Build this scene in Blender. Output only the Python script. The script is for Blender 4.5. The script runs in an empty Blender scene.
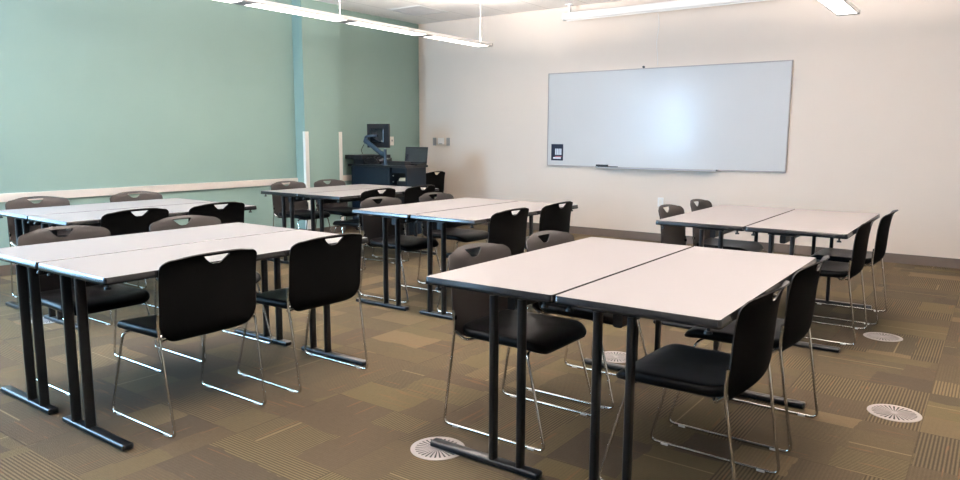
import bpy, bmesh, math, random
from mathutils import Vector, Matrix, geometry
random.seed(7)
S = bpy.context.scene
COL = S.collection
PI = math.pi

# ---------------------------------------------------------------- camera
cx, cy, cz = 7.4735, -8.6645, 1.2995
yaw, pit, rol, FPX = -0.62733, -0.14220, 0.004175, 714.59
fwd = Vector((math.sin(yaw)*math.cos(pit), math.cos(yaw)*math.cos(pit), math.sin(pit)))
rgt = Vector((math.cos(yaw), -math.sin(yaw), 0))
upv = rgt.cross(fwd)
r2 = rgt*math.cos(rol)+upv*math.sin(rol)
u2 = upv*math.cos(rol)-rgt*math.sin(rol)
cam_data = bpy.data.cameras.new('camera'); cam = bpy.data.objects.new('camera', cam_data); COL.objects.link(cam)
M4 = Matrix.Identity(4)
for i in range(3):
    M4[i][0] = r2[i]; M4[i][1] = u2[i]; M4[i][2] = -fwd[i]
M4[0][3], M4[1][3], M4[2][3] = cx, cy, cz
cam.matrix_world = M4
cam_data.sensor_width = 36; cam_data.lens = FPX/960*36
cam_data.clip_start = 0.05; cam_data.clip_end = 200
S.camera = cam

# ---------------------------------------------------------------- world, exposure, daylight
REAR_Y, RIGHT_X, CEIL = -9.8, 8.7, 3.03
LAMP_DOWN, LAMP_UP = 4.5, 165.0
w = bpy.data.worlds.new('sky'); S.world = w; w.use_nodes = True
bg = w.node_tree.nodes['Background']; bg.inputs[0].default_value = (.62, .80, 1, 1); bg.inputs[1].default_value = 1.0
S.view_settings.view_transform = 'Standard'; S.view_settings.look = 'None'
S.view_settings.exposure = 0.40; S.view_settings.gamma = 1.0; S.view_settings.use_curve_mapping = False
WINDOWS = [(0.06, 0.90, 0.85, 2.55, 340), (2.8, 3.6, 0.85, 2.55, 22)]      # in the rear wall: x0, x1, z0, z1, power
SIDE_WINDOWS = [(-9.65, -8.3, 0.65, 2.75, 200), (-8.1, -6.7, 0.65, 2.75, 100)]  # in the left wall: y0, y1, z0, z1, power
for i, (a0, a1, z0, z1, pw) in enumerate(WINDOWS+SIDE_WINDOWS):
    l = bpy.data.lights.new('daylight', 'AREA'); l.shape = 'RECTANGLE'; l.size = a1-a0; l.size_y = z1-z0
    l.energy = pw; l.color = (.38, .68, 1.0)
    lo = bpy.data.objects.new('daylight', l); COL.objects.link(lo)
    if i < len(WINDOWS): lo.location = ((a0+a1)/2, REAR_Y-.12, (z0+z1)/2); lo.rotation_euler = (PI/2, 0, 0)
    else: lo.location = (-.12, (a0+a1)/2, (z0+z1)/2); lo.rotation_euler = (PI/2, 0, -PI/2)

# ---------------------------------------------------------------- materials
def srgb(r, g, b):
    f = lambda c: (c/255/12.92) if c/255 <= .04045 else ((c/255+.055)/1.055)**2.4
    return (f(r), f(g), f(b), 1)
def mat(name, col, rough=.5, metal=0., spec=.5, noise=0., nscale=40., bump=0., bscale=200., coat=0.):
    m = bpy.data.materials.new(name); m.use_nodes = True; nt = m.node_tree; N = nt.nodes; L = nt.links
    p = N['Principled BSDF']
    p.inputs['Roughness'].default_value = rough; p.inputs['Metallic'].default_value = metal
    p.inputs['Specular IOR Level'].default_value = spec; p.inputs['Coat Weight'].default_value = coat
    p.inputs['Coat Roughness'].default_value = .15
    tc = N.new('ShaderNodeTexCoord')
    n = N.new('ShaderNodeTexNoise'); n.inputs['Scale'].default_value = nscale; n.inputs['Detail'].default_value = 4
    L.new(tc.outputs['Object'], n.inputs['Vector'])
    mx = N.new('ShaderNodeMix'); mx.data_type = 'RGBA'
    k = 1-noise
    mx.inputs[6].default_value = (col[0]*k, col[1]*k, col[2]*k, 1)
    mx.inputs[7].default_value = tuple(min(1, c*(1+noise)) for c in col[:3])+(1,)
    L.new(n.outputs['Fac'], mx.inputs[0]); L.new(mx.outputs[2], p.inputs['Base Color'])
    if bump:
        n2 = N.new('ShaderNodeTexNoise'); n2.inputs['Scale'].default_value = bscale; n2.inputs['Detail'].default_value = 2
        L.new(tc.outputs['Object'], n2.inputs['Vector'])
        b = N.new('ShaderNodeBump'); b.inputs['Strength'].default_value = bump; b.inputs['Distance'].default_value = .001
        L.new(n2.outputs['Fac'], b.inputs['Height']); L.new(b.outputs[0], p.inputs['Normal'])
    return m
def emit(name, col, s):
    m = bpy.data.materials.new(name); m.use_nodes = True; N = m.node_tree.nodes
    p = N['Principled BSDF']; p.inputs['Base Color'].default_value = (.8, .8, .8, 1)
    p.inputs['Emission Color'].default_value = col; p.inputs['Emission Strength'].default_value = s
    return m
M = dict(
    green=mat('green wall paint', (.213, .312, .277), .55, noise=.03, nscale=3, bump=.15, bscale=300),
    beige=mat('beige wall paint', (.70, .592, .505), .6, noise=.02, nscale=3, bump=.15, bscale=300),
    accent=mat('darkened unseen rear wall', (.06, .075, .085), .6), taupe=mat('darkened unseen right wall', (.36, .32, .28), .6),  # unseen rear and right walls, darkened to cut reflections on black parts
    rail=mat('pale wood rail', (.78, .68, .60), .45, noise=.03, nscale=8),
    guard=mat('cream corner guard', (.80, .76, .70), .4),
    base=mat('brown rubber baseboard', (.085, .064, .052), .5, noise=.08, nscale=10),
    laminate=mat('warm white laminate', (.245, .220, .214), .42, noise=.012, nscale=300),
    edge=mat('black table edge', (.010, .010, .011), .20, spec=.5),
    legmetal=mat('black powder coat', (.005, .0058, .0075), .33, spec=.4),
    shell=mat('charcoal plastic', (.003, .003, .003), .65, spec=.03, bump=.25, bscale=900),
    inner=mat('charcoal plastic with painted light', (.021, .017, .016), .55, spec=.3, bump=.25, bscale=900),  # same charcoal plastic; overhead light on the front is put into its colour
    seat=mat('black seat plastic', (.003, .003, .0035), .40, spec=.12, bump=.2, bscale=700),
    chrome=mat('chrome wire', (.70, .69, .66), .13, metal=1),
    glide=mat('grey nylon glide', (.45, .45, .45), .4),
    knob=mat('black knob', (.012, .012, .012), .4),
    board=mat('whiteboard enamel', (.515, .505, .50), .5, spec=.5, noise=.015, nscale=2.5),
    alu=mat('satin aluminium', (.62, .62, .62), .35, metal=.9),
    white=mat('white enamel', (.82, .80, .78), .4),
    screen=mat('white screen housing', (.86, .82, .78), .45),
    grey=mat('grey plastic', (.30, .30, .30), .4),
    ltgrey=mat('light grey louvre', (.72, .69, .67), .5),
    dark=mat('dark navy laminate', (.0025, .007, .014), .45, spec=.22),
    desk=mat('black desk top', (.008, .009, .011), .35, spec=.35),
    blackp=mat('black plastic', (.006, .006, .007), .4, spec=.3),
    glass=mat('dark screen glass', (.01, .012, .016), .08, spec=.7),
    armm=mat('blue grey arm metal', (.012, .03, .055), .5, metal=.2),
    cream=mat('cream plate', (.80, .75, .68), .4),
    stool=mat('tan seat pad', (.50, .38, .27), .7),
    navy=mat('navy card', (.006, .010, .026), .5, spec=.2),
    paper=mat('pale paper', (.62, .66, .72), .6),
    redbar=mat('dull red print', (.40, .12, .14), .6),
    vent=mat('pinkish grey vent metal', (.36, .32, .30), .5, metal=.2),
    slot=mat('dark slot', (.012, .011, .010), .8),
    lampbody=mat('lamp aluminium', (.75, .73, .71), .35, metal=.2),
    joint=mat('lamp joint grey', (.33, .30, .29), .45),
    frame=mat('window frame', (.55, .56, .56), .4),
    lens=emit('lit diffuser', (1, .93, .86, 1), LAMP_DOWN),
    uplens=emit('lit uplight strip', (1, .92, .85, 1), LAMP_UP),
)
M['board'].node_tree.nodes['Principled BSDF'].inputs['Coat Weight'].default_value = .27
M['board'].node_tree.nodes['Principled BSDF'].inputs['Coat Roughness'].default_value = .17

class NT:
    def __init__(s, m): s.nt = m.node_tree; s.N = s.nt.nodes; s.L = s.nt.links
    def put(s, sock, v):
        if isinstance(v, (int, float, tuple)): sock.default_value = v
        else: s.L.new(v, sock)
    def m(s, op, a, b=0., c=None):
        n = s.N.new('ShaderNodeMath'); n.operation = op; s.put(n.inputs[0], a); s.put(n.inputs[1], b)
        if c is not None: s.put(n.inputs[2], c)
        return n.outputs[0]
    def mix(s, f, a, b):
        n = s.N.new('ShaderNodeMix'); n.data_type = 'RGBA'; s.put(n.inputs[0], f); s.put(n.inputs[6], a); s.put(n.inputs[7], b); return n.outputs[2]
    def fmix(s, f, a, b):
        n = s.N.new('ShaderNodeMix'); n.data_type = 'FLOAT'; s.put(n.inputs[0], f); s.put(n.inputs[2], a); s.put(n.inputs[3], b); return n.outputs[0]
    def vec(s, x, y, z):
        n = s.N.new('ShaderNodeCombineXYZ'); s.put(n.inputs[0], x); s.put(n.inputs[1], y); s.put(n.inputs[2], z); return n.outputs[0]
    def wn(s, v):
        n = s.N.new('ShaderNodeTexWhiteNoise'); n.noise_dimensions = '3D'; s.L.new(v, n.inputs['Vector']); return n
    def noise(s, v, sc, det=3, rough=.5):
        n = s.N.new('ShaderNodeTexNoise'); s.L.new(v, n.inputs['Vector']); n.inputs['Scale'].default_value = sc
        n.inputs['Detail'].default_value = det; n.inputs['Roughness'].default_value = rough; return n.outputs['Fac']

def carpet_mat():
    m = bpy.data.materials.new('carpet tiles'); m.use_nodes = True; t = NT(m)
    p = t.N['Principled BSDF']; p.inputs['Roughness'].default_value = .95; p.inputs['Specular IOR Level'].default_value = .15
    tc = t.N.new('ShaderNodeTexCoord'); sp = t.N.new('ShaderNodeSeparateXYZ'); t.L.new(tc.outputs['Object'], sp.inputs[0])
    x, y = sp.outputs[0], sp.outputs[1]
    T = .61
    u = t.m('DIVIDE', t.m('SUBTRACT', x, 4.84), T); v = t.m('DIVIDE', t.m('ADD', y, 7.47), T)
    iu = t.m('FLOOR', u); iv = t.m('FLOOR', v); fu = t.m('FRACT', u); fv = t.m('FRACT', v)
    par = t.m('FLOORED_MODULO', t.m('ADD', iu, iv), 2.)
    w1 = t.m('MULTIPLY', t.m('SUBTRACT', t.noise(tc.outputs['Object'], 5., 3), .5), .16); w2 = t.m('MULTIPLY', t.m('SUBTRACT', t.noise(t.vec(y, x, 3.), 6., 3), .5), .14)
    a = t.fmix(par, fu, fv); b = t.fmix(par, fv, fu)          # a along the stripes, b across
    cell = t.wn(t.vec(iu, iv, .5)).outputs['Value']
    bb = t.m('FLOOR', t.m('MULTIPLY', t.m('ADD', b, w1), t.m('ADD', 1.6, t.m('FLOOR', t.m('MULTIPLY', cell, 2.2)))))
    r1 = t.wn(t.vec(iu, iv, t.m('ADD', bb, 3.3))).outputs['Value']
    aa = t.m('FLOOR', t.m('ADD', t.m('MULTIPLY', t.m('ADD', a, w2), 1.3), t.m('MULTIPLY', r1, .9)))
    idx = t.m('ADD', t.m('ADD', t.m('MULTIPLY', bb, 7.), aa), 11.7)
    pn = t.wn(t.vec(iu, iv, idx)); sc = t.N.new('ShaderNodeSeparateColor'); t.L.new(pn.outputs['Color'], sc.inputs[0])
    q1, q2, q3 = sc.outputs[0], sc.outputs[1], sc.outputs[2]
    brown = (.080, .058, .036, 1); olive = (.115, .091, .044, 1); tan = (.150, .112, .062, 1); darkb = (.052, .042, .031, 1)
    c1 = t.mix(t.m('MULTIPLY', q1, q1), brown, olive)
    c1 = t.mix(t.m('GREATER_THAN', q2, .91), c1, tan)
    c1 = t.mix(t.m('MULTIPLY', t.m('LESS_THAN', q2, .18), .6), c1, darkb)
    c1 = t.mix(.22, c1, brown)
    # fine corduroy stripes
    st = t.m('SINE', t.m('MULTIPLY', b, 2*PI*T/.0145))
    st = t.m('ADD', .5, t.m('MULTIPLY', st, .5))
    stf = t.m('MULTIPLY', st, t.m('ADD', .16, t.m('MULTIPLY', t.m('GREATER_THAN', q3, .50), .50)))
    c2 = t.mix(stf, c1, (.022, .017, .011, 1))
    lift = t.m('MULTIPLY', t.m('GREATER_THAN', q3, .50), .35)
    c2 = t.mix(t.m('MULTIPLY', t.m('SUBTRACT', 1., st), lift), c2, (.18, .138, .075, 1))
    # orange accent threads and single tan lines
    ob = t.m('MULTIPLY', t.m('GREATER_THAN', t.noise(t.vec(t.m('MULTIPLY', b, 14.), t.m('ADD', iu, t.m('MULTIPLY', iv, 3.1)), t.m('MULTIPLY', a, .8)), 2.2, 1), .70), .28)
    c3 = t.mix(ob, c2, (.20, .085, .035, 1))
    ln = t.m('LESS_THAN', t.m('ABSOLUTE', t.m('SUBTRACT', b, t.m('ADD', .15, t.m('MULTIPLY', cell, .7)))), .006)
    c4 = t.mix(t.m('MULTIPLY', t.m('MULTIPLY', ln, t.m('GREATER_THAN', q1, .6)), .5), c3, (.26, .205, .12, 1))
    # tile joints
    j = t.m('MINIMUM', t.m('MINIMUM', fu, t.m('SUBTRACT', 1., fu)), t.m('MINIMUM', fv, t.m('SUBTRACT', 1., fv)))
    c5 = t.mix(t.m('MULTIPLY', t.m('LESS_THAN', j, .003), .45), c4, (.05, .035, .02, 1))
    # pile noise
    ob3 = tc.outputs['Object']
    nz = t.noise(ob3, 260, 2); nz2 = t.noise(ob3, 45, 5, .7)
    f = t.m('ADD', .45, t.m('ADD', t.m('MULTIPLY', nz, .46), t.m('MULTIPLY', nz2, .30)))
    mv = t.N.new('ShaderNodeVectorMath'); mv.operation = 'SCALE'; t.L.new(c5, mv.inputs[0]); t.L.new(f, mv.inputs['Scale'])
    t.L.new(mv.outputs[0], p.inputs['Base Color'])
    bp = t.N.new('ShaderNodeBump'); bp.inputs['Strength'].default_value = .5; bp.inputs['Distance'].default_value = .003
    t.L.new(nz, bp.inputs['Height']); t.L.new(bp.outputs[0], p.inputs['Normal'])
    return m
def ceiling_mat():
    m = bpy.data.materials.new('ceiling tiles'); m.use_nodes = True; t = NT(m)
    p = t.N['Principled BSDF']; p.inputs['Roughness'].default_value = .85
    tc = t.N.new('ShaderNodeTexCoord'); sp = t.N.new('ShaderNodeSeparateXYZ'); t.L.new(tc.outputs['Object'], sp.inputs[0])
    fu = t.m('FRACT', t.m('DIVIDE', t.m('SUBTRACT', sp.outputs[0], 1.718), .6125)); fv = t.m('FRACT', t.m('DIVIDE', t.m('ADD', sp.outputs[1], .645), .6125))
    ju = t.m('MINIMUM', fu, t.m('SUBTRACT', 1., fu)); jv = t.m('MINIMUM', fv, t.m('SUBTRACT', 1., fv))
    g = t.m('MAXIMUM', t.m('LESS_THAN', ju, .011), t.m('MULTIPLY', t.m('LESS_THAN', jv, .008), .35))
    nz = t.noise(tc.outputs['Object'], 150, 3)
    c = t.mix(nz, (.86, .815, .785, 1), (.94, .89, .86, 1))
    c = t.mix(t.m('MULTIPLY', g, .55), c, (.45, .42, .40, 1))
    t.L.new(c, p.inputs['Base Color'])
    return m
M['carpet'] = carpet_mat(); M['ceiling'] = ceiling_mat()
def pane_mat():
    m = bpy.data.materials.new('window glass'); m.use_nodes = True; N = m.node_tree.nodes; L = m.node_tree.links
    N.remove(N['Principled BSDF']); o = N['Material Output']
    a = N.new('ShaderNodeBsdfTransparent'); b = N.new('ShaderNodeBsdfGlossy'); b.inputs['Roughness'].default_value = .02
    x = N.new('ShaderNodeMixShader'); x.inputs[0].default_value = .06
    L.new(a.outputs[0], x.inputs[1]); L.new(b.outputs[0], x.inputs[2]); L.new(x.outputs[0], o.inputs[0])
    return m
M['pane'] = pane_mat()

# ---------------------------------------------------------------- mesh helpers
def obj(name, bm, m, parent=None, smooth=False, recalc=True):
    if recalc: bmesh.ops.recalc_face_normals(bm, faces=bm.faces)
    me = bpy.data.meshes.new(name); bm.to_mesh(me); bm.free()
    for mm in (m if isinstance(m, (list, tuple)) else [m]): me.materials.append(mm)
    if smooth:
        for p in me.polygons: p.use_smooth = True
        try: me.set_sharp_from_angle(angle=math.radians(40))
        except Exception: pass
    o = bpy.data.objects.new(name, me); COL.objects.link(o)
    if parent is not None: o.parent = parent
    return o
def tag(o, label, cat, group=None):
    o['label'] = label; o['category'] = cat
    if group: o['group'] = group
    return o
def struct(name, bm, m, parent=None):
    o = obj(name, bm, m, parent)
    if parent is None: o['kind'] = 'structure'
    return o
def thing(name, label, cat, loc=(0, 0, 0), rz=0, group=None):
    o = bpy.data.objects.new(name, None); COL.objects.link(o); o.location = loc; o.rotation_euler = (0, 0, rz)
    o.empty_display_size = .1
    return tag(o, label, cat, group)
def dup(root, loc, rz, label, group=None):
    r = root.copy(); COL.objects.link(r); r.location = loc; r.rotation_euler = (0, 0, rz); r['label'] = label
    if group: r['group'] = group
    for ch in list(root.children):
        c = ch.copy(); COL.objects.link(c); c.parent = r
        for g in list(ch.children):
            d = g.copy(); COL.objects.link(d); d.parent = c
    return r
def box(bm, x0, x1, y0, y1, z0, z1, bev=0., seg=2):
    b2 = bmesh.new()
    bmesh.ops.create_cube(b2, size=1)
    for v in b2.verts: v.co = Vector(((x0+x1)/2+v.co.x*(x1-x0), (y0+y1)/2+v.co.y*(y1-y0), (z0+z1)/2+v.co.z*(z1-z0)))
    if bev: bmesh.ops.bevel(b2, geom=b2.edges[:]+b2.verts[:], offset=bev, segments=seg, affect='EDGES', profile=.5)
    merge(bm, b2); return bm
def merge(bm, b2, mtx=None):
    if mtx is not None: bmesh.ops.transform(b2, matrix=mtx, verts=b2.verts)
    vm = [bm.verts.new(v.co) for v in b2.verts]
    b2.verts.index_update()
    for f in b2.faces:
        try:
            nf = bm.faces.new([vm[v.index] for v in f.verts]); nf.material_index = f.material_index
        except ValueError: pass
    b2.free()
def B(*a, **k): return box(bmesh.new(), *a, **k)
def round_path(pts, r, n=5):
    pts = [Vector(p) for p in pts]; out = [pts[0]]
    for i in range(1, len(pts)-1):
        a, b, c = pts[i-1], pts[i], pts[i+1]
        d1 = (a-b); d2 = (c-b); k = min(r, d1.length*.45, d2.length*.45)
        p0 = b+d1.normalized()*k; p1 = b+d2.normalized()*k
        for j in range(n+1):
            t = j/n; out.append(p0*(1-t)**2+b*2*t*(1-t)+p1*t*t)
    out.append(pts[-1]); return out
def tube(bm, pts, r, seg=8, cap=True, flat=None):
    """sweep a circle (or an ellipse r x flat) along pts"""
    pts = [Vector(p) for p in pts]; n = len(pts); rings = []
    up = None
    for i, p in enumerate(pts):
        d = (pts[min(i+1, n-1)]-pts[max(i-1, 0)]).normalized()
        if up is None:
            up = Vector((0, 0, 1)) if abs(d.z) < .9 else Vector((1, 0, 0))
        s = d.cross(up).normalized(); up = s.cross(d).normalized()
        rings.append([bm.verts.new(p+s*math.cos(2*PI*k/seg)*r+up*math.sin(2*PI*k/seg)*(flat or r)) for k in range(seg)])
    for i in range(n-1):
        for k in range(seg):
            bm.faces.new((rings[i][k], rings[i][(k+1) % seg], rings[i+1][(k+1) % seg], rings[i+1][k]))
    if cap:
        bm.faces.new(rings[0][::-1]); bm.faces.new(rings[-1])
    return bm
def loft(bm, rings, closed_ends=True):
    vr = [[bm.verts.new(p) for p in r] for r in rings]; n = len(vr[0])
    for i in range(len(vr)-1):
        for k in range(n):
            bm.faces.new((vr[i][k], vr[i][(k+1) % n], vr[i+1][(k+1) % n], vr[i+1][k]))
    if closed_ends: bm.faces.new(vr[0][::-1]); bm.faces.new(vr[-1])
    return bm
def rrect(hx, hy, r, n=5, ox=0, oy=0):
    out = []
    for sx, sy, a0 in ((1, 1, 0), (-1, 1, PI/2), (-1, -1, PI), (1, -1, 3*PI/2)):
        for j in range(n+1):
            a = a0+j/n*PI/2
            out.append((ox+sx*(hx-r)+r*math.cos(a), oy+sy*(hy-r)+r*math.sin(a)))
    return out
def cyl(bm, x, y, z0, z1, r, seg=16, axis='z', r1=None):
    r1 = r if r1 is None else r1
    f = {'z': lambda a, b, h: (x+a, y+b, h), 'y': lambda a, b, h: (x+a, h, y+b), 'x': lambda a, b, h: (h, x+a, y+b)}[axis]
    loft(bm, [[f(math.cos(2*PI*k/seg)*rr, math.sin(2*PI*k/seg)*rr, h) for k in range(seg)] for h, rr in ((z0, r), (z1, r1))])
    return bm

# ---------------------------------------------------------------- room shell
WT = .15
struct('floor', B(-WT, RIGHT_X+WT, REAR_Y-WT, WT, -.1, 0), M['carpet'])
struct('ceiling', B(-WT, RIGHT_X+WT, REAR_Y-WT, WT, CEIL, CEIL+.1), M['ceiling'])
struct('wall_back', B(0, RIGHT_X, 0, WT, 0, CEIL), M['beige'])
bm = bmesh.new(); ys = REAR_Y
for y0, y1, z0, z1, pw in SIDE_WINDOWS:
    box(bm, -WT, 0, ys, y0, 0, CEIL); box(bm, -WT, 0, y0, y1, 0, z0); box(bm, -WT, 0, y0, y1, z1, CEIL); ys = y1
box(bm, -WT, 0, ys, WT, 0, CEIL); struct('wall_left', bm, M['green'])
struct('wall_right', B(RIGHT_X, RIGHT_X+WT, REAR_Y, WT, 0, CEIL), M['taupe'])
CX, CY0, CY1 = .185, -2.46, -1.825
bm = B(0, CX, CY0, CY1, 0, CEIL); o = struct('wall_column', bm, M['green'])
bm = bmesh.new(); xs = 0
for x0, x1, z0, z1, pw in WINDOWS:
    box(bm, xs, x0, REAR_Y-WT, REAR_Y, 0, CEIL)
    box(bm, x0, x1, REAR_Y-WT, REAR_Y, 0, z0); box(bm, x0, x1, REAR_Y-WT, REAR_Y, z1, CEIL); xs = x1
box(bm, xs, RIGHT_X, REAR_Y-WT, REAR_Y, 0, CEIL); struct('wall_rear', bm, M['accent'])
for i, (x0, x1, z0, z1, pw) in enumerate(WINDOWS):
    bm = bmesh.new(); fw = .04
    for a, b, c, d in ((x0, x0+fw, z0, z1), (x1-fw, x1, z0, z1), (x0+fw, x1-fw, z0, z0+fw), (x0+fw, x1-fw, z1-fw, z1)):
        box(bm, a, b, REAR_Y-.08, REAR_Y-.03, c, d)
    wf = struct('window_%d' % (i+1), bm, M['frame'])
    obj('pane', B(x0+fw, x1-fw, REAR_Y-.058, REAR_Y-.052, z0+fw, z1-fw), M['pane'], wf)
for i, (y0, y1, z0, z1, pw) in enumerate(SIDE_WINDOWS):
    bm = bmesh.new(); fw = .04
    for a, b, c, d in ((y0, y0+fw, z0, z1), (y1-fw, y1, z0, z1), (y0+fw, y1-fw, z0, z0+fw), (y0+fw, y1-fw, z1-fw, z1)):
        box(bm, -.08, -.03, a, b, c, d)
    wf = struct('window_%d' % (i+1+len(WINDOWS)), bm, M['frame'])
    obj('pane', B(-.058, -.052, y0+fw, y1-fw, z0+fw, z1-fw), M['pane'], wf)
# baseboards
bt, bh = .012, .10
struct('baseboard_back', B(.012, RIGHT_X-.001, -bt, 0, 0, bh, bev=.002), M['base'])
bm = B(0, bt, REAR_Y+.001, CY0-.001, 0, bh, bev=.002); box(bm, 0, bt, CY1+.001, -.013, 0, bh, bev=.002)
struct('baseboard_left', bm, M['base'])
bm = B(CX, CX+bt, CY0, CY1, 0, bh, bev=.002); box(bm, .013, CX+bt, CY0-bt, CY0, 0, bh, bev=.002); box(bm, .013, CX+bt, CY1, CY1+bt, 0, bh, bev=.002)
struct('baseboard_column', bm, M['base'])
# chair rail
bm = B(0, .022, SIDE_WINDOWS[-1][1]+.05, CY0-.001, .690, .768, bev=.003); struct('trim_1', bm, M['rail'])
bm = B(0, .022, CY1+.001, -.001, .690, .768, bev=.003); struct('trim_2', bm, M['rail'])
# corner guards of the column
for i, yy in enumerate((CY0, CY1)):
    s = 1 if i == 0 else -1
    bm = bmesh.new(); a, b = sorted((yy-s*.004, yy+s*.055))
    box(bm, CX, CX+.004, a, b, bh, 1.37)
    a, b = sorted((yy-s*.004, yy)); box(bm, CX-.04, CX, a, b, bh, 1.37)
    struct('trim_%d' % (i+3), bm, M['guard'])

# ---------------------------------------------------------------- whiteboard wall
t = thing('whiteboard', 'large wide whiteboard mounted on the beige back wall', 'whiteboard', (3.925, 0, .92))
ww, wz0, wz1 = 1.572, .0, 1.252
obj('writing_surface', B(-ww+.012, ww-.012, -.020, -.001, wz0+.012, wz1-.012), M['board'], t)
bm = bmesh.new(); f = .010
for a in ((-ww, ww, -.024, -.001, wz1-f, wz1), (-ww, ww, -.024, -.001, wz0, wz0+f), (-ww, -ww+f, -.024, -.001, wz0+f, wz1-f), (ww-f, ww, -.024, -.001, wz0+f, wz1-f)): box(bm, *a)
obj('frame', bm, M['vent'], t)
bm = bmesh.new(); box(bm, -.78, .80, -.085, -.024, -.010, -.004); box(bm, -.78, .80, -.089, -.085, -.010, .006); box(bm, -.78, -.77, -.085, -.024, -.004, .012); box(bm, .79, .80, -.085, -.024, -.004, .012)
obj('marker_tray', bm, M['grey'], t)
bm = bmesh.new(); box(bm, -.004, .004, -.01, -.001, 1.252, 1.275)
# eraser and marker on the tray
e = thing('whiteboard_eraser', 'black eraser lying on the left end of the whiteboard tray', 'eraser', (3.22, -.053, .9165))
obj('felt', B(-.09, .075, -.022, .022, 0, .012), M['slot'], e); obj('grip', B(-.09, .075, -.022, .022, .012, .040, bev=.005), M['blackp'], e)
mk = thing('marker_pen', 'black marker pen lying beside the eraser on the whiteboard tray', 'marker', (3.37, -.055, .916))
bm = bmesh.new(); cyl(bm, 0, .010, -.065, .025, .010, 12, 'x'); obj('barrel', bm, M['blackp'], mk, True)
bm = bmesh.new(); cyl(bm, 0, .010, .026, .068, .0112, 12, 'x'); obj('cap', bm, M['knob'], mk, True)
# card on the board
cd = thing('card', 'small dark navy card with pale bars stuck low on the whiteboard left', 'card', (2.513, -.0205, 1.105))
obj('backing', B(-.093, .093, -.003, 0, -.112, .112), M['navy'], cd)
bm = bmesh.new()
for k in range(4): box(bm, -.030+k*.026, -.011+k*.026, -.0045, -.003, -.035, .050)
obj('pale_bars', bm, M['paper'], cd)
bm = B(-.06, .06, -.0045, -.003, -.088, -.066); obj('pale_strip', bm, M['paper'], cd)
bm = B(-.03, .07, -.0045, -.003, -.062, -.052); obj('red_strip', bm, M['redbar'], cd)
bm = bmesh.new(); cyl(bm, 3.73, 2.188, -.022, -.002, .014, 14, 'y')
tag(obj('magnet_hook', bm, M['knob'], None, True), 'small round black hook on the wall at the top edge of the whiteboard', 'hook')
# projection screen housing
t = thing('projection_screen', 'long white roll-up projection screen tube hung under the ceiling above the whiteboard', 'projection screen', (4.0, -.16, 2.875))
bm = bmesh.new(); loft(bm, [[(x, y, z) for y, z in rrect(.045, .048, .028, 4)] for x in (-1.33, 1.33)]); obj('housing', bm, M['screen'], t, True)
for s in (-1, 1):
    bm = bmesh.new(); loft(bm, [[(x, y, z) for y, z in rrect(.049, .052, .03, 4)] for x in sorted((s*1.330, s*1.345))]); obj('end_cap', bm, M['white'], t, True)
    bm = B(s*1.26-.012, s*1.26+.012, -.02, .02, .048, .155); box(bm, s*1.26-.05, s*1.26+.05, -.03, .03, .142, .155)
    obj('hanger_bracket', bm, M['white'], t)
obj('bottom_bar', B(-1.30, 1.30, -.010, .010, -.060, -.049), M['screen'], t)
bm = bmesh.new(); pts = [(-.09+.012*math.sin(k*.7), .10+.03*min(1, k/3), -.055-.625*k/12) for k in range(13)]
tube(bm, pts, .0035, 6); obj('pull_cord', bm, M['ltgrey'], t)

# wall plates by the corner
def plate(name, label, x, z, wd, h, m, cat, group=None, det=None):
    r = thing(name, label, cat, (x, 0, z), 0, group)
    obj('cover', B(-wd/2, wd/2, -.012, -.0005, -h/2, h/2, bev=.003), m, r)
    if det: det(r)
    return r
def rocker(r):
    obj('rocker', B(-.012, .012, -.017, -.012, -.03, .03, bev=.002), M['joint'], r)
plate('light_switch', 'grey light switch plate on the back wall, left one beside the thermostat', .315, 1.237, .062, .12, M['grey'], 'light switch', det=rocker)
plate('light_switch', 'grey light switch plate on the back wall, right one beside the thermostat', .585, 1.237, .062, .12, M['grey'], 'light switch', det=rocker)
th = plate('thermostat', 'white thermostat between two grey switch plates on the back wall', .445, 1.245, .12, .10, M['white'], 'thermostat', det=lambda r: obj('dial_strip', B(-.03, .03, -.015, -.012, -.045, -.036), M['grey'], r))
plate('wall_outlet', 'white outlet plate low on the back wall behind a chair top', 4.02, .50, .075, .115, M['white'], 'outlet', det=lambda r: obj('socket_face', B(-.018, .018, -.015, -.012, -.035, .035, bev=.004), M['cream'], r))
r = thing('wall_outlet', 'cream outlet plate on the green wall beside the monitor', 'outlet', (0, -.642, 1.245), PI/2)
obj('cover', B(-.04, .04, -.012, -.0005, -.065, .065, bev=.003), M['cream'], r); obj('socket_face', B(-.013, .013, -.015, -.012, -.008, .020, bev=.002), M['grey'], r)

# ---------------------------------------------------------------- ceiling vent
t = thing('ceiling_vent', 'square grey louvred air vent set in the ceiling near the corner', 'vent', (.80, -.93, CEIL))
bm = bmesh.new()
for a in ((-.30, .30, .27, .30), (-.30, .30, -.30, -.27), (-.30, -.27, -.27, .27), (.27, .30, -.27, .27)): box(bm, a[0], a[1], a[2], a[3], -.008, -.0005)
obj('frame', bm, M['white'], t)
bm = B(-.27, .27, -.27, .27, -.003, -.0005); obj('backing', bm, M['ltgrey'], t)
bm = bmesh.new()
for k in range(12):
    b2 = B(-.27, .27, -.014, .014, -.001, .001); merge(bm, b2, Matrix.Translation((0, -.245+k*.0445, -.010))@Matrix.Rotation(.5, 4, 'X'))
obj('louvres', bm, M['ltgrey'], t)

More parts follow.
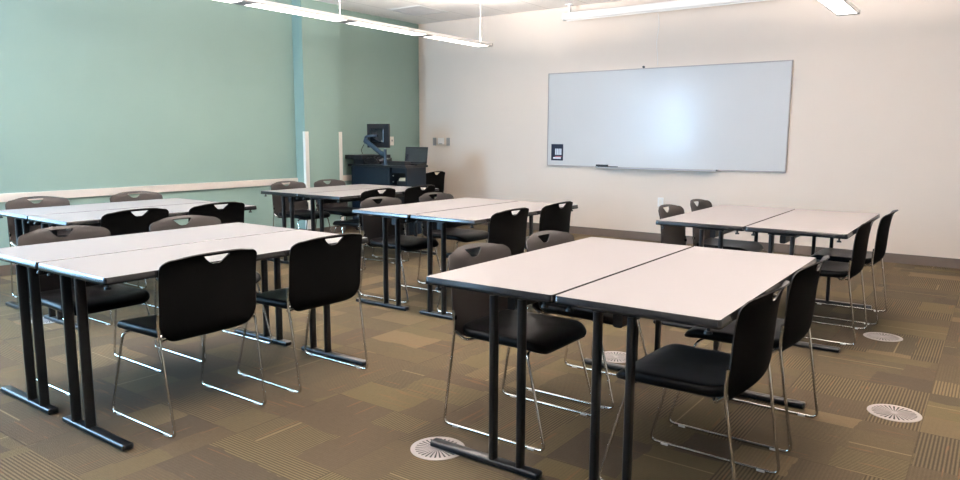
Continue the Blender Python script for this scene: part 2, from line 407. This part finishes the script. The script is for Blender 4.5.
# ---------------------------------------------------------------- linear pendant lights
SEG = 1.122
def pendant(x, y_end, n, label, z=2.362):
    t = thing('pendant_light', label, 'pendant light', (x, y_end, z), 0, None)
    hw = .088
    for k in range(n):
        y1 = -k*SEG; y0 = y1-SEG
        prof = [(-hw, 0), (-hw, .010), (-hw*.94, .036), (-hw*.88, .036), (-hw*.84, .020), (hw*.84, .020), (hw*.88, .036), (hw*.94, .036), (hw, .010), (hw, 0), (hw-.012, 0), (hw-.012, .004), (-hw+.012, .004), (-hw+.012, 0)]
        bm = bmesh.new(); loft(bm, [[(px, yy, pz) for px, pz in prof] for yy in (y0, y1)]); h = obj('housing', bm, M['lampbody'], t)
        obj('diffuser', B(-hw+.013, hw-.013, y0+.062, y1-.062, -.0005, .0035), M['lens'], t)
        bm = bmesh.new(); loft(bm, [[(-.068, yy, .0205), (-.068, yy, .028), (-.020, yy, .034), (.020, yy, .034), (.068, yy, .028), (.068, yy, .0205)] for yy in (y0+.05, y1-.05)]); obj('uplight_lens', bm, M['uplens'], t)
        bm = bmesh.new(); loft(bm, [[(px*1.012, yy, pz+(-.0015 if pz < .001 else .0)) for px, pz in ((-hw, 0), (-hw, .006), (hw, .006), (hw, 0))] for yy in (y0-.06, y0+.06)]); obj('joint_cover', bm, M['joint'], t)
    obj('end_cap', B(-hw-.001, hw+.001, -.002, .012, -.001, .037, bev=.004), M['joint'], t)
    obj('joint_cover', B(-hw-.001, hw+.001, -.060, -.001, -.002, .010), M['joint'], t)
    for yy in (-.12, -.12-2.2, -.12-4.4, -.12-6.6):
        if yy < -n*SEG: break
        bm = bmesh.new(); cyl(bm, 0, yy, .020, CEIL-z, .0015, 8); cyl(bm, 0, yy, CEIL-z-.012, CEIL-z-.0005, .03, 16); obj('hanger_rod', bm, M['white'], t, True)
pendant(2.43, -1.60, 7, 'long linear pendant light hanging near the green wall')
pendant(6.295, -1.63, 7, 'linear pendant light at the top right above the whiteboard end')

# ---------------------------------------------------------------- tables
TL, TW, TH = 1.487, .602, .74
def build_table(label, cat='table'):
    t = thing('folding_table', label, cat)
    hx, hy = TW/2-.001, TL/2
    bm = bmesh.new(); i = .0066
    loft(bm, [[(x, y, z) for x, y in rrect(hx-i, hy-i, .018-i, 6)] for z in (TH-.026, TH)]); obj('laminate_top', bm, M['laminate'], t)
    prof = [(.0065, TH+.0003), (.0052, TH-.0003), (.0042, TH-.0025), (.0026, TH-.010), (.0012, TH-.018), (.0002, TH-.025), (.0015, TH-.029), (.006, TH-.031), (.03, TH-.031), (.03, TH-.0265), (.0065, TH-.0265)]
    bm = bmesh.new(); rg = [[bm.verts.new((x, y, z)) for x, y in rrect(hx-d, hy-d, max(.018-d, .002), 6)] for d, z in prof]
    n = len(rg[0])
    for a in range(len(rg)):
        A, Bq = rg[a], rg[(a+1) % len(rg)]
        for k in range(n): bm.faces.new((A[k], A[(k+1) % n], Bq[(k+1) % n], Bq[k]))
    obj('edge_band', bm, M['edge'], t, True)
    for s in (-1, 1):
        y = s*(TL/2-.05)
        for px in (.143-.064*2+.064-.064+.0, .143):   # two slim oval posts, nearer the seam
            bm = bmesh.new(); loft(bm, [[(px+a, y+b, z) for a, b in rrect(.0125, .022, .011, 4)] for z in (.030, .697)]); obj('post', bm, M['legmetal'], t, True)
        bm = bmesh.new(); prof = rrect(.024, .0135, .009, 3)
        loft(bm, [[(x, y+a*k, .0165+b*k) for a, b in prof] for x, k in ((-.297, .75), (-.292, 1), (.228, 1), (.233, .75))]); obj('foot', bm, M['legmetal'], t, True)
        for fx in (-.13, .05):
            bm = bmesh.new(); cyl(bm, fx, y, 0, .004, .012, 12); obj('glide', bm, M['knob'], t)
        obj('top_bracket', B(-.005, .163, y-.014, y+.014, .697, TH-.0315, bev=.002), M['legmetal'], t)
        bm = bmesh.new()
        for kx in (-.25, .25):
            b = bmesh.new(); cyl(b, kx, s*(TL/2-.035), TH-.048, TH-.0315, .006, 10); cyl(b, kx, s*(TL/2-.035), TH-.056, TH-.046, .014, 14, r1=.012)
            obj('link_knob', b, M['knob'], t, True)
        bm.free()
    bm = bmesh.new(); loft(bm, [[(.079+a, y, .668+b) for a, b in rrect(.018, .026, .008, 3)] for y in (-TL/2+.073, TL/2-.073)]); obj('spine_beam', bm, M['legmetal'], t, True)
    return t
GR = {  # near end of the seam, yaw, words
 'G3': ((6.213, -6.483), .36, 'the front right pair'),
 'G1': ((4.034, -7.288), .24, 'the front left pair'),
 'G2': ((1.949, -6.487), -.6, 'the pair beside the green wall'),
 'G4': ((4.004, -4.767), 0., 'the middle pair'),
 'G5': ((1.843, -3.987), -.25, 'the far pair by the wall column'),
 'G6': ((6.172, -3.980), .39, 'the far right pair'),
}
proto = None
for g in GR:
    (sx, sy), th_, words = GR[g]; a = math.radians(th_)
    for side in (0, 1):
        lx = (-.5 if side == 0 else .5)*TW; ly = TL/2
        loc = (sx+lx*math.cos(a)-ly*math.sin(a), sy+lx*math.sin(a)+ly*math.cos(a), 0)
        rz = a if side == 0 else a+PI
        label = 'white topped black edged training table, %s half of %s' % (('left', 'right')[side], words)
        if proto is None:
            proto = build_table(label); proto.location = loc; proto.rotation_euler = (0, 0, rz); proto['group'] = 'white topped training tables'
        else: dup(proto, loc, rz, label)

# ---------------------------------------------------------------- chairs (front of the chair towards +x)
BP = [(-.135, .402), (-.175, .405), (-.208, .420), (-.232, .444), (-.244, .475), (-.250, .53), (-.254, .60), (-.259, .67), (-.268, .73), (-.278, .768), (-.292, .789), (-.309, .799)]
def curve_at(t):
    L = [0]
    for i in range(1, len(BP)): L.append(L[-1]+math.dist(BP[i], BP[i-1]))
    d = t*L[-1]
    for i in range(1, len(BP)):
        if d <= L[i]+1e-9:
            k = (d-L[i-1])/(L[i]-L[i-1])
            p = [BP[max(i-2, 0)], BP[i-1], BP[i], BP[min(i+1, len(BP)-1)]]
            f = lambda a, b, c, e: .5*((2*b)+(-a+c)*k+(2*a-5*b+4*c-e)*k*k+(-a+3*b-3*c+e)*k**3)
            return tuple(f(p[0][j], p[1][j], p[2][j], p[3][j]) for j in (0, 1))
    return BP[-1]
TOTAL = sum(math.dist(BP[i], BP[i-1]) for i in range(1, len(BP)))
def back_pos(s, d):
    """s sideways, d arc length from the lower lip"""
    x, z = curve_at(max(0, min(1, d/TOTAL)))
    k = min(1, max(0, (d-.02)/.10)); top = min(1, max(0, (d-.40)/.13))
    fwd_ = .038*k*(s/.24)**2*(1-.25*top)
    return Vector((x+fwd_, s, z))
def back_sheet():
    outline = []
    H = TOTAL
    def hw(d):
        if d < .17: return .240*math.sqrt(max(d, .002)/.10)*(1-.10*(d/.10)) if d < .085 else .2025+.0425*math.sin((d-.085)/.085*PI/2)
        return .245
    right = []
    for j in range(32):
        d = (j/31)**1.35*(H-.075)+.002; right.append((hw(d), d))
    hwT = right[-1][0]; rc = .058
    corner = [(hwT-rc+rc*math.cos(a), right[-1][1]+rc*.72*math.sin(a)) for a in [PI/2*k/7 for k in range(1, 8)]]
    arch = []
    x0, d0 = corner[-1]
    for j in range(1, 12):
        s = x0*(1-j/6.0); arch.append((s, d0+(H-.002-d0)*(1-(s/x0)**2)))
    pts = right+corner+arch
    full = pts[:]
    left = [(-s, d) for s, d in reversed(right+corner)]
    full = right+corner+arch[:-1]+left
    hole_c = H-.045
    hole = []
    hp = [(-.066, .018), (.066, .018), (.055, .004), (.028, -.022), (.015, -.027), (-.015, -.027), (-.028, -.022), (-.055, .004)]
    n = len(hp)
    for i in range(n):
        a, b = hp[i], hp[(i+1) % n]; m = 6 if i == 0 else 3
        for k in range(m): hole.append((a[0]+(b[0]-a[0])*k/m, hole_c+a[1]+(b[1]-a[1])*k/m))
    V = [Vector(p) for p in full]+[Vector(p) for p in hole]
    nf, nh = len(full), len(hole)
    E = [(i, (i+1) % nf) for i in range(nf)]+[(nf+i, nf+(i+1) % nh) for i in range(nh)]
    def inside(pt, poly, mrg=0):
        x, y = pt; c = False
        for i in range(len(poly)):
            (x1, y1), (x2, y2) = poly[i], poly[i-1]
            if (y1 > y) != (y2 > y) and x < (x2-x1)*(y-y1)/(y2-y1)+x1: c = not c
        return c
    for i in range(-13, 14):
        for j in range(1, 33):
            q = (i*.0175, j*.0168+(i % 2)*.004)
            if inside(q, full) and not inside(q, hole) and min(math.dist(q, p) for p in full+hole) > .0085: V.append(Vector(q))
    r = geometry.delaunay_2d_cdt(V, E, [], 0, 1e-6)
    vs, fs = r[0], r[2]
    tris = []
    for f in fs:
        c = sum((vs[i] for i in f), Vector((0, 0)))/len(f)
        if inside(c, full) and not inside(c, hole): tris.append(f)
    return vs, tris
def backrest_mesh():
    vs, tris = back_sheet(); bm = bmesh.new(); th = .0055
    P = [back_pos(v.x, v.y) for v in vs]
    Nn = []
    for v in vs:
        a = back_pos(v.x+.004, v.y)-back_pos(v.x-.004, v.y); b = back_pos(v.x, min(v.y+.006, TOTAL))-back_pos(v.x, max(v.y-.006, 0)); Nn.append(a.cross(b).normalized())
    used = sorted({i for t in tris for i in t})
    A = {i: bm.verts.new(P[i]+Nn[i]*th/2) for i in used}; C = {i: bm.verts.new(P[i]-Nn[i]*th/2) for i in used}
    ed = {}
    for t in tris:
        fa = bm.faces.new([A[i] for i in t]); fc = bm.faces.new([C[i] for i in reversed(t)]); fa.normal_update(); fc.normal_update()
        (fa if fa.normal.x+.4*fa.normal.z > 0 else fc).material_index = 1  # front faces take the lighter tone painted for overhead light
        for k in range(3):
            e = (t[k], t[(k+1) % 3]); ed[e] = 1
    for (a, b) in ed:
        if (b, a) not in ed: bm.faces.new((A[b], A[a], C[a], C[b])).material_index = 1
    bmesh.ops.recalc_face_normals(bm, faces=bm.faces)
    return bm
def cushion(outline, zt, zb, dish):
    """rounded pad: rings from the bottom centre, round the edge, to the top centre"""
    bm = bmesh.new(); ccx = sum(p[0] for p in outline)/len(outline); ccy = sum(p[1] for p in outline)/len(outline)
    th = zt-zb; rings = []
    prof = [(.80, 0), (.94, .04), (.985, .22), (1, .5), (.99, .75), (.965, .93), (.92, 1), (.80, 1), (.60, 1), (.38, 1), (.18, 1)]
    for k, h in prof:
        ring = []
        for x, y in outline:
            px = ccx+(x-ccx)*k; py = ccy+(y-ccy)*k
            ring.append((px, py, zb+h*th+dish(px, py)*(1 if h > .5 else .7)))
        rings.append(ring)
    return loft(bm, rings)
def seat_mesh():
    out = []
    for x, y in rrect(.224, .236, .075, 7, ox=.012):
        k = (x+.21)/.42; out.append((x, y*(.90+.10*min(1, k*2.2))*(1-.05*max(0, k-.6))))
    dish = lambda x, y: -.010*math.exp(-((x+.03)/.14)**2)*(1-(y/.25)**2)-.020*max(0, (x-.13)/.08)**2+.006*(y/.22)**2+.012*max(0, (-x-.10)/.1)**2
    return cushion(out, .458, .416, dish)
def build_chair(label):
    t = thing('sled_base_chair', label, 'chair')
    obj('backrest', backrest_mesh(), [M['shell'], M['inner']], t, True, recalc=False)
    obj('seat', seat_mesh(), M['seat'], t, True)
    for s in (-1, 1):
        pts = round_path([(-.206, s*.247, .545), (-.200, s*.244, .45), (-.270, s*.236, .0065), (.268, s*.236, .0065), (.160, s*.215, .402), (.145, s*.150, .404)], .035, 6)
        bm = bmesh.new(); tube(bm, pts, .0062, 10); obj('leg', bm, M['chrome'], t, True)
        for gx in (-.20, .20):
            bm = bmesh.new(); b2 = B(gx-.016, gx+.016, s*.236-.0075, s*.236+.0075, 0, .010, bev=.002); merge(bm, b2); obj('glide', bm, M['glide'], t)
        bm = bmesh.new(); b2 = B(-.214, -.196, s*.238-.008, s*.238+.006, .50, .52, bev=.003); merge(bm, b2); obj('back_bracket', bm, M['shell'], t)
    bm = bmesh.new(); tube(bm, [(.145, -.152, .404), (.145, .152, .404)], .0062, 8); obj('cross_bar', bm, M['chrome'], t, True)
    bm = bmesh.new(); tube(bm, round_path([(-.204, -.240, .452), (-.16, -.225, .410), (-.12, -.12, .406), (-.12, .12, .406), (-.16, .225, .410), (-.204, .240, .452)], .03, 5), .0062, 8); obj('cross_bar', bm, M['chrome'], t, True)
    return t
CH = [
 # x, y, facing (0 = +x, 180 = -x), label
 (5.775, -5.99, 0, 'nearer chair on the left side of the front right tables, seat pushed under', 'G3'),
 (5.800, -5.385, 0, 'farther chair on the left side of the front right tables', 'G3'),
 (6.603, -6.085, 178.3, 'nearest chair on the right side of the front right tables', 'G3'),
 (6.606, -5.380, 178.8, 'second chair on the right side of the front right tables', 'G3'),
 (4.415, -6.82, 180, 'nearer chair with its black back to the camera at the front left tables', 'G1'),
 (4.42, -6.13, 179.5, 'farther chair with its black back to the camera at the front left tables', 'G1'),
 (3.555, -6.84, 0, 'nearer chair on the far side of the front left tables', 'G1'),
 (3.585, -6.13, 0, 'farther chair on the far side of the front left tables', 'G1'),
 (1.29, -6.04, 0, 'leftmost chair against the green wall rail behind the wall side tables', 'G2'),
 (1.36, -5.24, 0, 'farther chair on the green wall side of the wall side tables', 'G2'),
 (2.335, -6.03, 180, 'nearer chair with black back on the camera side of the wall side tables', 'G2'),
 (2.345, -5.385, 180, 'farther chair with black back on the camera side of the wall side tables', 'G2'),
 (3.52, -4.30, 0, 'nearer chair on the left side of the middle tables', 'G4'),
 (3.57, -3.63, 0, 'farther chair on the left side of the middle tables', 'G4'),
 (4.39, -4.36, 180, 'nearer chair with black back on the right side of the middle tables', 'G4'),
 (4.39, -3.68, 180, 'farther chair with black back on the right side of the middle tables', 'G4'),
 (1.17, -3.36, 0, 'chair behind the far tables, its back in front of the column side', 'G5'),
 (1.27, -2.83, 0, 'chair behind the far tables, in front of the right side of the column', 'G5'),
 (2.235, -3.49, 180, 'nearer chair with black back on the camera side of the far tables', 'G5'),
 (2.235, -2.85, 180, 'farther chair with black back on the camera side of the far tables', 'G5'),
 (5.725, -3.46, 0, 'nearer chair on the left side of the far right tables under the whiteboard', 'G6'),
 (5.735, -2.825, 0, 'farther chair on the left side of the far right tables under the whiteboard', 'G6'),
 (6.555, -3.475, 180, 'nearer chair on the right side of the far right tables', 'G6'),
 (6.60, -2.82, 180, 'farther chair on the right side of the far right tables', 'G6'),
 (.35, -.33, 180, 'black chair standing behind the lectern in the room corner', 'corner'),
]
GN = {'G3': 'chairs around the front right tables', 'G1': 'chairs around the front left tables', 'G2': 'chairs around the wall side tables', 'G4': 'chairs around the middle tables',
      'G5': 'chairs around the far left tables', 'G6': 'chairs around the far right tables', 'corner': None}
c0 = None
for x, y, a, lab, g in CH:
    lab = 'dark ' + lab if not lab.startswith('black') else lab
    if c0 is None:
        c0 = build_chair(lab); c0.location = (x, y, 0); c0.rotation_euler = (0, 0, math.radians(a)); c0['group'] = GN[g]
    else:
        r = dup(c0, (x, y, 0), math.radians(a), lab, GN[g])
        if GN[g] is None: del r['group']

# ---------------------------------------------------------------- floor vents
def floor_vent(label):
    t = thing('floor_vent', label, 'floor vent')
    R = .116
    bm = bmesh.new(); n = 48; rings = []
    for rr, z in ((R, .0002), (R, .0015), (R-.004, .0026), (R-.020, .0026), (R-.020, .0010)):
        rings.append([bm.verts.new((rr*math.cos(2*PI*k/n), rr*math.sin(2*PI*k/n), z)) for k in range(n)])
    for i in range(len(rings)-1):
        for k in range(n): bm.faces.new((rings[i][k], rings[i][(k+1) % n], rings[i+1][(k+1) % n], rings[i+1][k]))
    obj('rim', bm, M['vent'], t, True)
    bm = bmesh.new(); cyl(bm, 0, 0, .0002, .0008, R-.016, 48); obj('well', bm, M['slot'], t)
    bm = bmesh.new()
    for k in range(28):
        a = 2*PI*k/28
        b2 = bmesh.new(); vs = [b2.verts.new(p) for p in ((.014, -.0010, .0009), (R-.018, -.0062, .0009), (R-.018, .0062, .0009), (.014, .0010, .0009), (.014, -.0010, .0024), (R-.018, -.0062, .0024), (R-.018, .0062, .0024), (.014, .0010, .0024))]
        for f in ((0, 1, 2, 3), (4, 5, 6, 7), (0, 1, 5, 4), (1, 2, 6, 5), (2, 3, 7, 6), (3, 0, 4, 7)): b2.faces.new([vs[i] for i in f])
        merge(bm, b2, Matrix.Rotation(a, 4, 'Z'))
    cyl(bm, 0, 0, .0009, .0025, .016, 20)
    obj('grille', bm, M['vent'], t)
    return t
v0 = None
for x, y, lab in ((5.652, -6.449, 'round floor vent at the lower middle, beside the front right table foot'),
                  (7.161, -4.843, 'round floor vent alone on the open carpet at the lower right'),
                  (6.937, -3.36, 'round floor vent beside the chairs of the far right tables'),
                  (5.703, -4.827, 'round floor vent seen beneath the front right tables'),
                  (2.07, -6.45, 'round floor vent seen between the table posts at the far left')):
    if v0 is None: v0 = floor_vent(lab); v0.location = (x, y, 0); v0['group'] = 'round floor vents'
    else: dup(v0, (x, y, 0), 0, lab)

# ---------------------------------------------------------------- lectern and what stands on it
LX0, LX1, LX2, LY0, LY1 = .135, .86, 1.15, -1.62, -1.20
t = thing('lectern', 'dark navy teaching lectern desk in the corner beside the column', 'lectern', (0, 0, 0))
obj('cabinet', B(LX0, LX1, LY0+.012, -.95, .04, .90, bev=.004), M['dark'], t)
obj('front_panel', B(LX0+.01, LX1-.01, LY0, LY0+.012, .07, .885, bev=.002), M['dark'], t)
obj('plinth', B(LX0+.03, LX1-.03, LY0+.05, -.97, 0, .04), M['blackp'], t)
bm = B(.10, LX2+.02, LY0-.02, LY1+.02, .90, .93, bev=.004); box(bm, .10, LX1, LY1+.02, -.93, .90, .93, bev=.004); obj('desk_top', bm, M['desk'], t)
obj('end_panel', B(LX2-.03, LX2, LY0+.03, LY1, 0, .90, bev=.003), M['dark'], t)
obj('under_shelf', B(LX1, LX2-.03, LY0+.06, LY1-.02, .60, .62), M['blackp'], t)
obj('apron', B(LX1, LX2-.03, LY0+.05, LY0+.07, .83, .90), M['dark'], t)
obj('raised_ledge', B(.03, .36, LY0-.01, -1.05, 1.0, 1.055, bev=.006), M['desk'], t)
obj('ledge_riser', B(.14, .33, LY0+.05, -1.10, .93, 1.0), M['blackp'], t)
obj('console_box', B(.84, 1.14, -1.625, -1.50, .93, .985, bev=.006), M['blackp'], t)
bm = bmesh.new()
for z in (.63, .71, .79): cyl(bm, LX1+.03, z, LY0+.044, LY0+.052, .008, 10, 'y')
obj('bolt', bm, M['alu'], t, True)
e = thing('equipment_case', 'tan topped black case on the open lectern shelf', 'case', (1.02, -1.40, .62))
obj('body', B(-.12, .12, -.12, .12, 0, .10, bev=.01), M['blackp'], e)
bm = bmesh.new(); loft(bm, [[(a*k, b*k, z) for a, b in rrect(.11, .11, .04, 4)] for z, k in ((.10, 1), (.125, .98), (.14, .85))]); obj('tan_top', bm, M['stool'], e, True)
# monitor on its arm (local origin at the foot of the arm post)
mo = thing('monitor', 'flat black monitor on a blue grey angled arm above the lectern', 'monitor', (.70, -1.52, .930))
px, py, pz = -.275, .16, .39
def mbox(x0, x1, y0, y1, z0, z1, bev=0):
    b = B(x0, x1, y0, y1, z0, z1, bev=bev); bmesh.ops.transform(b, matrix=Matrix.Translation((px, py, pz))@Matrix.Rotation(math.radians(8), 4, 'Z'), verts=b.verts); return b
obj('screen_housing', mbox(-.185, .185, -.018, .018, -.165, .165, .006), M['blackp'], mo)
obj('screen_glass', mbox(-.17, .17, .018, .0195, -.15, .15), M['glass'], mo)
obj('rear_cover', mbox(-.12, .12, -.045, -.018, -.10, .10, .014), M['glass'], mo)
bm = bmesh.new(); cyl(bm, 0, 0, .014, .21, .020, 16); obj('arm_post', bm, M['armm'], mo, True)
bm = bmesh.new(); cyl(bm, 0, 0, 0, .014, .05, 20); obj('base', bm, M['armm'], mo, True)
bm = bmesh.new(); tube(bm, [(0, -.01, .13), (-.08, -.01, .16), (-.35, .01, .305), (-.40, .01, .33)], .016, 10, flat=.034); obj('lower_arm', bm, M['armm'], mo, True)
bm = bmesh.new(); tube(bm, round_path([(-.40, .03, .28), (-.40, .03, .38), (-.31, .07, .39), (px+.01, py-.045, .39)], .03, 4), .017, 10); obj('upper_arm', bm, M['armm'], mo, True)
bm = bmesh.new(); tube(bm, round_path([(-.39, -.01, .27), (-.47, .01, .19), (-.46, .03, .14)], .06, 6), .005, 6); obj('cable', bm, M['blackp'], mo, True)
# devices
ph = thing('desk_phone', 'black desk phone among cables on the left of the lectern', 'phone', (.48, -1.36, .93), math.radians(8))
bm = bmesh.new(); loft(bm, [[(-.10, -.10, 0), (.10, -.10, 0), (.10, .10, 0), (-.10, .10, 0)], [(-.10, -.10, .035), (.10, -.10, .035), (.10, .10, .085), (-.10, .10, .085)]]); obj('body', bm, M['blackp'], ph)
bm = bmesh.new(); tube(bm, round_path([(-.075, -.09, .07), (-.075, -.06, .085), (-.075, .06, .115), (-.075, .10, .11)], .02, 4), .02, 10); obj('handset', bm, M['blackp'], ph, True)
bm = bmesh.new()
for i in range(3):
    for j in range(4): box(bm, -.02+i*.032, .004+i*.032, -.075+j*.035, -.05+j*.035, .046+j*.009, .056+j*.009)
obj('keys', bm, M['grey'], ph)
bm = bmesh.new()
for i in range(3):
    pts = []
    for k in range(60):
        a = k*.75+i; pts.append((.46+.10*math.cos(a)*(1+.15*math.sin(k*.3)), -1.535+.04*math.sin(a*1.1), .938+.0010*k+.014*i))
    tube(bm, pts, .0065, 6)
tag(obj('cable_bundle', bm, M['blackp'], None, True), 'coiled heap of black cables on the lectern front edge', 'cables')
lp = thing('laptop', 'open black laptop at the right end of the lectern', 'laptop', (1.0, -1.34, .930), math.radians(8))
obj('base', B(-.18, .18, -.12, .12, 0, .018, bev=.004), M['blackp'], lp)
tm = Matrix.Translation((0, .12, .018))@Matrix.Rotation(-.15, 4, 'X')
bm = B(-.18, .18, -.004, .004, 0, .225, bev=.002); bmesh.ops.transform(bm, matrix=tm, verts=bm.verts)
lid = obj('lid', bm, M['blackp'], lp)
bm = B(-.165, .165, -.0055, -.0042, .015, .21); bmesh.ops.transform(bm, matrix=tm, verts=bm.verts)
obj('display', bm, M['glass'], lid)
obj('keys', B(-.155, .155, -.02, .09, .018, .0195), M['desk'], lp)
